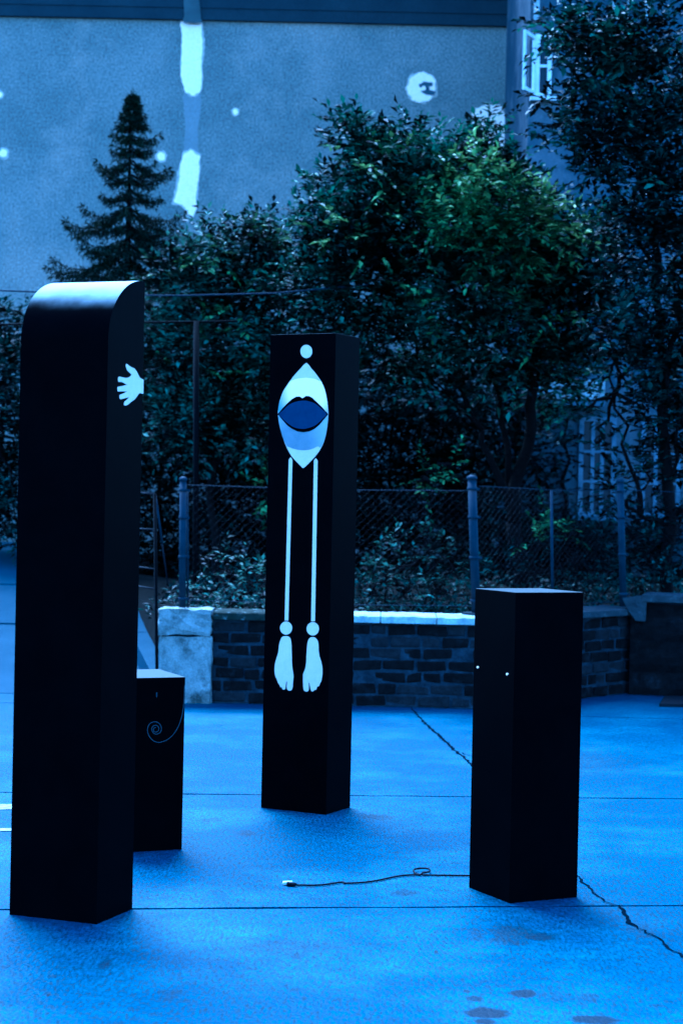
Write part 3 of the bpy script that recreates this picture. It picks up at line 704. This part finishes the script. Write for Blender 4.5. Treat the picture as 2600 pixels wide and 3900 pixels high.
# low rounded block behind the pillar, spiral line drawn on it
aB = math.atan2(.0901, .2123); RB = Vector((math.cos(aB), math.sin(aB), 0)); DB = Vector((-math.sin(aB), math.cos(aB), 0))
BR = Vector((-.6968, 8.3914, 0)); WB_ = .36; F = BR - RB * WB_
lb = empty('low_block', F); tag(lb, 'low black block with a thin spiral line, half hidden behind the curved pillar', 'block')
link('body', round_top(F, DB, RB, .64, WB_, .788, .25, .25, back=True), MAT['black_block'], lb)
def stroke(name, pts, hw, mat, parent, O, n, org):
    P = [on_plane(px, py, O, n) + n * .0004 - org for px, py in pts]; a, b_ = [], []
    s = hw * 8.4 / FPX
    for i, p in enumerate(P):
        t = (P[min(i + 1, len(P) - 1)] - P[max(i - 1, 0)]).normalized(); k = n.cross(t); a.append(p + k * s); b_.append(p - k * s)
    N_ = len(P); th = n * .001; mb = MB()
    mb.add(a + b_ + [p + th for p in a + b_], [(2 * N_ + i, 2 * N_ + i + 1, 3 * N_ + i + 1, 3 * N_ + i) for i in range(N_ - 1)] + [(i, i + 1, 2 * N_ + i + 1, 2 * N_ + i) for i in range(N_ - 1)] + [(N_ + i, N_ + i + 1, 3 * N_ + i + 1, 3 * N_ + i) for i in range(N_ - 1)])
    return mb.build(name, mat, parent)
sp = [(1165, 680), (1160, 850), (1150, 1050), (1130, 1200), (1090, 1370), (1020, 1540), (930, 1670), (830, 1755), (730, 1800), (640, 1815), (550, 1785), (480, 1720), (440, 1640), (428, 1570), (440, 1500), (480, 1440), (540, 1410), (600, 1408), (650, 1430), (690, 1480), (705, 1540), (690, 1600), (650, 1640), (590, 1650), (540, 1620), (515, 1570), (520, 1520), (550, 1485), (590, 1475), (630, 1490), (655, 1530), (645, 1580), (600, 1610), (560, 1600), (545, 1560), (565, 1525), (595, 1520)]
stroke('spiral_line', smooth_open([(480 + x / 5.227, 2480 + y / 5.227) for x, y in sp]), 1.5, MAT['art_grey'], lb, F, -DB, F)
stroke('eye_mark', [(480 + 612 / 5.227, 2480 + 820 / 5.227), (480 + 612 / 5.227, 2480 + 915 / 5.227)], 2.4, MAT['art_grey'], lb, F, -DB, F)

# cable on the ground with its plug
cb = empty('power_cable', ground_at(1640, 3338)); co_ = cb.location.copy(); tag(cb, 'thin dark cable with a loop lying on the pavement left of the short box', 'cable')
cp = [(1830, 3340), (1785, 3340), (1700, 3339), (1632, 3338), (1600, 3336), (1575, 3330), (1580, 3321), (1605, 3318), (1630, 3320), (1634, 3330), (1600, 3337), (1570, 3337), (1516, 3342), (1433, 3359), (1380, 3366), (1317, 3369), (1300, 3365), (1219, 3376), (1128, 3376)]
mb = MB(); mb.tube([ground_at(*p) - co_ + Vector((0, 0, .006 + (.007 if 5 <= i_ // 5 <= 9 else 0))) for i_, p in enumerate(smooth_open(cp))], .0042, 6); mb.build('cord', MAT['cable'], cb)
a, b_ = ground_at(1130, 3377), ground_at(1093, 3375); u = Vector((0, 0, .009))
mb = MB(); mb.tube([a - co_ + u, a.lerp(b_, .3) - co_ + u, b_ - co_ + u], [.005, .009, .010], 8); pl = mb.build('plug', MAT['cable'], cb)
c3_, d3_ = ground_at(1112, 3371), ground_at(1078, 3372)
mb = MB(); mb.tube([c3_ - co_ + u, d3_ - co_ + u], .009, 8); mb.build('socket_end', MAT['plug'], cb)

# ------------------------------------------------------------------ vegetation
def leaves_mesh(name, C, D_, UPV, Lh, Wd):
    """C centres(base), D_ direction, UPV normal-ish; one bent 4-vertex + tip leaf each"""
    n = len(C); D_ = D_ / np.linalg.norm(D_, axis=1)[:, None]
    S = np.cross(D_, UPV); S /= (np.linalg.norm(S, axis=1)[:, None] + 1e-9); Nn = np.cross(S, D_)
    V = np.empty((n, 4, 3)); Lh = Lh[:, None]; Wd = Wd[:, None]
    V[:, 0] = C; V[:, 1] = C + D_ * Lh * .5 + S * Wd * .5 + Nn * Wd * .18; V[:, 2] = C + D_ * Lh - Nn * Lh * .12; V[:, 3] = C + D_ * Lh * .5 - S * Wd * .5 + Nn * Wd * .18
    k = np.arange(n) * 4
    Fc = np.stack([k, k + 1, k + 2, k, k + 2, k + 3], 1).reshape(-1)
    me = bpy.data.meshes.new(name); me.vertices.add(n * 4); me.vertices.foreach_set('co', V.reshape(-1))
    me.loops.add(n * 6); me.loops.foreach_set('vertex_index', Fc.astype(np.int32))
    me.polygons.add(n * 2); me.polygons.foreach_set('loop_start', np.arange(0, n * 6, 3, dtype=np.int32)); me.polygons.foreach_set('loop_total', np.full(n * 2, 3, np.int32))
    me.update(calc_edges=True); return me

def sphere_dirs(n):
    v = RNG.normal(size=(n, 3)); return v / np.linalg.norm(v, axis=1)[:, None]

def foliage(clumps, density, leaf=.092, asp=.48, droop=.15, up=.35, shell=.25, twig=.22, per=9):
    """clumps: (centre, (rx,ry,rz), weight) -> leaf arrays grown along twigs"""
    C, Dd, U, Ls = [], [], [], []
    for (c, r, w) in clumps:
        c = np.array(c); r = np.array(r); area = (r[0] * r[1] * r[2]) ** (2 / 3); nt = max(4, int(area * density * w))
        d = sphere_dirs(nt); rad = shell + (1 - shell) * RNG.random(nt) ** .6
        # lumpy outline
        ph = RNG.random(6) * 6.28
        lump = 1 + .16 * np.sin(4 * d[:, 0] + ph[0]) * np.sin(5 * d[:, 2] + ph[1]) + .12 * np.sin(7 * d[:, 1] + ph[2]) + .10 * np.sin(9 * d[:, 0] + 8 * d[:, 2] + ph[3])
        P = c + d * r * (rad * lump)[:, None]
        T = d * .8 + RNG.normal(size=(nt, 3)) * .45; T[:, 2] += up; T /= np.linalg.norm(T, axis=1)[:, None]
        tl = twig * (.5 + RNG.random(nt))
        for k in range(per):
            t = (k + .5) / per
            pos = P + T * (tl * t)[:, None]; pos[:, 2] -= droop * tl * t * t
            side = np.cross(T, np.array([0, 0, 1.0])); side /= (np.linalg.norm(side, axis=1)[:, None] + 1e-6)
            s = 1 if k % 2 else -1
            ld = T * .55 + side * s * (.9 + .3 * RNG.random(nt))[:, None] + RNG.normal(size=(nt, 3)) * .18; ld[:, 2] -= .03
            if k == per - 1: ld = T + RNG.normal(size=(nt, 3)) * .2
            uv = np.tile(np.array([0, 0, 1.0]), (nt, 1)) + RNG.normal(size=(nt, 3)) * .28
            C.append(pos); Dd.append(ld); U.append(uv); Ls.append(leaf * (.65 + .6 * RNG.random(nt)))
    C = np.concatenate(C); Dd = np.concatenate(Dd); U = np.concatenate(U); Ls = np.concatenate(Ls)
    return C, Dd, U, Ls, Ls * asp

def crown(name, clumps, mat, parent, density, **kw):
    C, Dd, U, Lh, Wd = foliage(clumps, density, **kw)
    me = leaves_mesh(name, C - np.array(parent.location), Dd, U, Lh, Wd)
    pass
    return link(name, me, mat, parent)

def px_clumps(lst, Y, depth=.8, spread=.5):
    out = []
    for t in lst:
        px, py, r = t[:3]; w = t[3] if len(t) > 3 else 1
        y = Y + random.uniform(-spread, spread); p = at(px, py, y); rr = r / FPX * y
        out.append(((p.x, p.y, p.z), (rr, rr * depth + .1, rr), w))
    return out

def limb(mb, a, b, r0_, r1_, wob=.05, n=7):
    a, b = Vector(a), Vector(b); pts = []; rd = []
    for i in range(n + 1):
        t = i / n; p = a.lerp(b, t)
        if 0 < i < n: p += Vector((random.uniform(-wob, wob), random.uniform(-wob, wob), random.uniform(-wob, wob) * .5))
        pts.append(p); rd.append(r0_ + (r1_ - r0_) * t)
    mb.tube(pts, rd, 7); return pts

def tree(name, label, base, stems, clumps, mat, density, group=None, cat='tree', twigs=True, extra=None, **kw):
    t = empty(name, base); tag(t, label, cat, group); bo = Vector(base)
    mb = MB()
    for (a, b_, ra, rb_) in stems: limb(mb, Vector(a) - bo, Vector(b_) - bo, ra, rb_)
    mb.build('trunk', MAT['bark'], t)
    if twigs:
        mb = MB()
        ends = [Vector(b_) for (a, b_, ra, rb_) in stems]
        for (c, r, w) in clumps:
            e = min(ends, key=lambda q: (q - Vector(c)).length)
            limb(mb, e - bo, Vector(c) - bo, .022, .009, .06, 6)
            for k in range(3):
                dd = Vector(sphere_dirs(1)[0]) * .7; q = Vector(c) + Vector((dd.x * r[0], dd.y * r[1], abs(dd.z) * r[2])); limb(mb, Vector(c) - bo, q - bo, .010, .004, .04, 5)
        tag(mb.build('branches', MAT['bark'], t), kind='stuff')
    crown('crown', clumps, mat, t, density, **kw)
    if extra: crown('young_leaves', extra[0], extra[1], t, extra[2], **kw)
    return t

def gz(p): return (p.x, p.y, .62)
# centre tree
YC = 18.2
cl = px_clumps([(1310, 470, 42, .8), (1420, 490, 36, .7), (1340, 560, 85), (1440, 580, 80), (1250, 720, 60), (1220, 850, 80), (1560, 610, 120), (1720, 640, 110), (1480, 780, 210), (1840, 590, 90), (1880, 480, 50, .5), (1900, 760, 160), (1300, 880, 150), (1620, 880, 220), (1980, 930, 210), (1390, 1080, 230), (1180, 1080, 110), (1760, 1120, 250),
                (2100, 1080, 160), (1500, 1300, 190, .7), (1900, 1320, 180, .7), (1250, 1230, 130, .7), (2080, 1300, 130, .7), (1640, 1440, 120, .5), (2010, 1000, 160), (2220, 1010, 130), (2250, 1240, 150), (2240, 860, 70), (2150, 1430, 130)], YC)
young = px_clumps([(1790, 680, 105, .7), (1880, 760, 140, .7), (2020, 830, 130, .6), (1720, 830, 100, .6), (1960, 920, 130, .5), (2150, 870, 90, .5), (1820, 920, 120, .4), (1620, 860, 70, .3), (1360, 600, 90, .12), (1520, 660, 120, .14), (1420, 900, 160, .08), (1700, 1080, 160, .10), (2050, 1120, 150, .12), (1240, 900, 90, .1)], YC - .9, .6, .15)
b0 = at(1985, 2190, YC); k1 = at(1955, 1990, YC); k2 = at(2030, 1480, YC); k3 = at(1835, 1640, YC); k4 = at(1900, 1500, YC + .2)
tree('broadleaf_tree', 'broad leafy tree with forked trunk and yellow green young leaves behind the middle column', gz(b0),
     [((b0.x, b0.y, .55), k1, .085, .075), (k1, k2, .07, .05), (k1, k3, .045, .03), (at(1970, 2050, YC), k4, .04, .03), (k2, at(2040, 1100, YC), .05, .03), (k3, at(1600, 1150, YC), .03, .018), (k4, at(1700, 900, YC), .03, .014), (at(2040, 1100, YC), at(1850, 760, YC), .03, .012)],
     cl, MAT['leaf'], 1250, extra=(young, MAT['leaf_young'], 1000))
# shrub-like tree left of the column
YS = 19.2
cl = px_clumps([(740, 985, 70), (840, 950, 90), (990, 880, 55), (985, 940, 80), (1000, 1000, 110), (760, 1120, 150), (920, 1120, 150), (640, 1080, 90), (1060, 1080, 90), (850, 1320, 190), (680, 1330, 150), (1010, 1330, 150), (900, 1560, 180), (700, 1600, 150), (1060, 1600, 130)], YS)
b0 = at(830, 2240, YS)
tree('bushy_tree', 'bushy pale flecked tree between the curved pillar and the middle column', gz(b0), [((b0.x, b0.y, .55), at(800, 1700, YS), .05, .035), (at(800, 1700, YS), at(830, 1200, YS), .035, .02), (at(800, 1700, YS), at(960, 1250, YS), .03, .015), (at(800, 1750, YS), at(690, 1300, YS), .03, .015)],
     cl, MAT['leaf_pale'], 1100, extra=(px_clumps([(950, 920, 90, .3), (640, 1050, 60, .35), (830, 960, 100, .2), (880, 1150, 150, .12), (1010, 1850, 90, .3), (760, 1400, 160, .08)], YS - .4, .7, .2), MAT['leaf_young'], 700))
cl = px_clumps([(20, 1260, 100), (-80, 1330, 140), (60, 1420, 120), (-60, 1560, 160), (60, 1700, 150), (-80, 1850, 160), (150, 1600, 120), (60, 1980, 110), (350, 1300, 120), (260, 1500, 150), (480, 1500, 150), (400, 1750, 160)], 21.2)
b0 = at(-20, 2000, 21.2)
tree('bushy_tree', 'dark bush at the left edge, behind the curved pillar', (b0.x, b0.y, .85), [((b0.x, b0.y, .75), at(0, 1600, 21.2), .05, .03), (at(0, 1600, 21.2), at(60, 1300, 21.2), .03, .012)], cl, MAT['leaf_deep'], 900)
# tall tree at the right
YT = 16.6
cl = px_clumps([(2060, 92, 34, .8), (2130, 105, 40), (2200, 150, 75), (2290, 150, 90), (2420, 180, 110), (2540, 120, 120), (2260, 290, 100), (2380, 340, 130), (2540, 320, 150), (2070, 378, 28, .6), (2190, 470, 110), (2330, 540, 130), (2500, 560, 170), (2620, 480, 140),
                (2250, 640, 90, .7), (2420, 760, 130), (2580, 780, 160), (2330, 860, 90, .6), (2500, 980, 150), (2640, 1000, 150), (2380, 1060, 100, .6), (2480, 1210, 130), (2620, 1230, 130), (2330, 1280, 110, .6), (2500, 1400, 120), (2620, 1420, 130), (2560, 1600, 110), (2450, 1560, 70, .7), (2620, 1750, 110), (2420, 1380, 90), (2270, 1690, 60, .5), (2330, 1860, 70, .6), (2460, 1800, 80, .6), (2230, 1560, 60, .5)], YT, .8, .5)
b0 = at(2560, 2200, YT); t1 = at(2520, 1500, YT); t2 = at(2480, 800, YT)
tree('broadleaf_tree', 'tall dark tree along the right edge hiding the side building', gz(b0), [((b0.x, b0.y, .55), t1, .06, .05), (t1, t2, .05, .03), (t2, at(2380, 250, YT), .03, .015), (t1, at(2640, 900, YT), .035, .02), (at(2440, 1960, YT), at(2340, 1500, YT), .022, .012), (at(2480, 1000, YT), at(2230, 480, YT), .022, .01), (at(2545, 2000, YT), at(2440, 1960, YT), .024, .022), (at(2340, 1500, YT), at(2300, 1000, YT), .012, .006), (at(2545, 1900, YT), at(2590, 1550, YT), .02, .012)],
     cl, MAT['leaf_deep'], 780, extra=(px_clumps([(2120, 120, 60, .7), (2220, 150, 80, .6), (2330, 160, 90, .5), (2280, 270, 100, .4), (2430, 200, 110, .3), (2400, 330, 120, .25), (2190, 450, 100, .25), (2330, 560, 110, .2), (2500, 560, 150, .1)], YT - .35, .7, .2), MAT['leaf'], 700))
# hedge mass at the back, below the canopy
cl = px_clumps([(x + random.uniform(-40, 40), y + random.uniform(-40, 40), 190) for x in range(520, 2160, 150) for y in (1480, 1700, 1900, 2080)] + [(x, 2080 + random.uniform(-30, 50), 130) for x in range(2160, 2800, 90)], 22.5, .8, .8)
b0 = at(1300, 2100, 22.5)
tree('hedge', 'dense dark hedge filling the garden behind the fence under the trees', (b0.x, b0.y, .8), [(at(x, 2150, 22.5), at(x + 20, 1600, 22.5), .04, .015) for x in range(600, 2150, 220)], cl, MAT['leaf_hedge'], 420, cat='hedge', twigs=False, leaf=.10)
# small shrubs right behind the fence
for (lab, lst, Y, mat, dens, lf) in (
    ('small pale leaved shrub behind the fence post above the pier', [(870, 2190, 90), (960, 2230, 90), (780, 2260, 70), (900, 2290, 90)], 15.5, 'leaf_pale', 300, .06),
    ('leafy shrub low behind the fence just right of the middle column', [(1480, 2190, 90), (1580, 2150, 100), (1700, 2130, 90), (1540, 2260, 110), (1420, 2270, 90), (1680, 2250, 90)], 15.7, 'leaf_pale', 300, .065),
    ('light green sprig of leaves beside the fence post right of the middle column', [(1640, 1800, 40), (1700, 1775, 36), (1610, 1830, 24)], 16.4, 'leaf_young', 420, .075),
    ('light green leafy shrub above the short box', [(2040, 2025, 50), (2110, 2020, 45), (2160, 2040, 35)], 16.2, 'leaf_young', 380, .07),
    ('dark low bush behind the fence right of the short box', [(2190, 2140, 110), (2320, 2180, 110), (2080, 2190, 100), (2460, 2150, 110), (1900, 2220, 90), (2260, 2050, 80, .8), (2400, 2060, 100), (2540, 2060, 120), (2600, 1950, 100)], 16.6, 'leaf_deep', 330, .07)):
    c = px_clumps(lst, Y, .8, .15); p = at(lst[0][0], 2330, Y)
    tree('garden_shrub', lab, (p.x, p.y, .60), [((p.x, p.y, .55), Vector(c[0][0]), .014, .006), ((p.x + .05, p.y, .55), Vector(c[-1][0]), .012, .006)], c, MAT[mat], dens, cat='shrub', leaf=lf, twig=.22, per=9)

# spruce
YP = 20.5
apex = at(500, 345, YP); base = Vector((apex.x + .02, YP, .7)); spz = empty('spruce_tree', base); tag(spz, 'dark pointed spruce rising behind the curved pillar', 'tree')
mb = MB(); limb(mb, (0, 0, -.1), apex - base, .085, .006, .008, 12); mb.build('trunk', MAT['bark'], spz)
C, Dd, U, Lh, Wd = [], [], [], [], []
mbb = MB()
# (py, left reach px, right reach px)
tiers = [(400, 7, 7), (428, 15, 15), (462, 30, 34), (500, 40, 46), (545, 64, 80), (595, 58, 60), (655, 114, 120), (705, 80, 84), (760, 100, 96), (822, 200, 172), (880, 130, 120), (930, 150, 140), (970, 266, 216), (1030, 170, 190), (1085, 225, 160), (1145, 312, 205), (1230, 250, 230), (1330, 300, 280), (1450, 330, 310)]
for (py, rl, rr) in tiers:
    zc = at(500, py - 20, YP).z - base.z; nb = 8
    off = random.uniform(0, 6.28)
    for k in range(nb):
        az = off + 2 * math.pi * k / nb + random.uniform(-.2, .2); cx = math.cos(az)
        if k == 0: az = 0.0 + random.uniform(-.1, .1); cx = 1
        if k == nb // 2: az = math.pi + random.uniform(-.1, .1); cx = -1
        reach = ((rr if cx > 0 else rl) * (1.05 + .2 * random.random()) if abs(cx) > .8 else (rr + rl) / 2 * random.uniform(.65, 1.0)) / FPX * YP
        if k not in (0, nb // 2): reach *= random.uniform(.7, 1.15)
        zc_ = zc + (random.uniform(-1, 1) * min(.06, reach * .22) if k not in (0, nb // 2) else random.uniform(-.02, .02)); rise = random.uniform(-.25, .15)
        d = Vector((math.cos(az), math.sin(az), 0)); pts = []
        n = max(4, int(reach / .05))
        for i in range(n + 1):
            t = i / n
            z = zc_ - reach * (.30 * math.sin(t * 2.2)) + reach * .16 * t ** 3 + .02 + rise * reach * t
            pts.append(d * (reach * t) + Vector((0, 0, z)))
        mbb.tube(pts, [.012 * (1 - .8 * i / n) for i in range(n + 1)], 4, False)
        side = Vector((-d.y, d.x, 0))
        for i in range(1, n + 1):
            t = i / n; p = pts[i]
            # side twigs covered in needles, hanging a little
            for s in (-1, 1):
                tl = (.06 + reach * .30 * (1 - t) ** .7) * random.uniform(.7, 1.15)
                td = (side * s * .7 + d * .75 + Vector((0, 0, -.3 - random.random() * .55))).normalized()
                m_ = max(2, int(tl / .028))
                for q in range(m_):
                    pp = p + td * (tl * (q + .5) / m_)
                    for w_ in range(3):
                        nd = (td + Vector((random.gauss(0, .7), random.gauss(0, .7), random.gauss(.1, .6)))).normalized()
                        C.append(pp); Dd.append(nd); U.append((random.gauss(0, .5), random.gauss(0, .5), 1)); Lh.append(random.uniform(.045, .075)); Wd.append(.014)
            for w_ in range(6):
                nd = (d + Vector((random.gauss(0, .8), random.gauss(0, .8), random.gauss(.1, .6)))).normalized()
                C.append(p); Dd.append(nd); U.append((random.gauss(0, .5), random.gauss(0, .5), 1)); Lh.append(random.uniform(.06, .09)); Wd.append(.018)
for i in range(60):
    zz = at(500, 345 + i * 2, YP).z - base.z; C.append((0, 0, zz)); Dd.append((random.gauss(0, .6), random.gauss(0, .6), .8)); U.append((random.gauss(0, 1), random.gauss(0, 1), .3)); Lh.append(.04); Wd.append(.01)
tag(mbb.build('branches', MAT['bark'], spz), kind='stuff')
link('crown', leaves_mesh('crown', np.array([tuple(c) for c in C], float), np.array([tuple(c) for c in Dd], float), np.array([tuple(c) for c in U], float), np.array(Lh), np.array(Wd)), MAT['needles'], spz)

# ground cover in the garden
n = 9000
xs = RNG.uniform(-1.6, 5, n); ys = 14.9 + RNG.random(n) ** 1.4 * 6; ok = ys > np.where(xs > 1.2, 14.9 + (np.minimum(xs, 2.54) - 1.2) * 1.12, 14.8)
P_ = np.stack([xs, ys, .60 + .02 * (ys - 14.6) + RNG.random(n) * .16], 1)[ok]
Dn = RNG.normal(size=P_.shape); Dn[:, 2] = np.abs(Dn[:, 2]) * .6 + .1
Un = np.tile([0, 0, 1.0], (len(P_), 1)) + RNG.normal(size=P_.shape) * .4
gc = link('ground_cover', leaves_mesh('ground_cover', P_, Dn, Un, RNG.uniform(.04, .09, len(P_)), RNG.uniform(.02, .04, len(P_))), MAT['leaf_deep'])
tag(gc, 'low dark ground cover plants on the garden soil', kind='stuff')
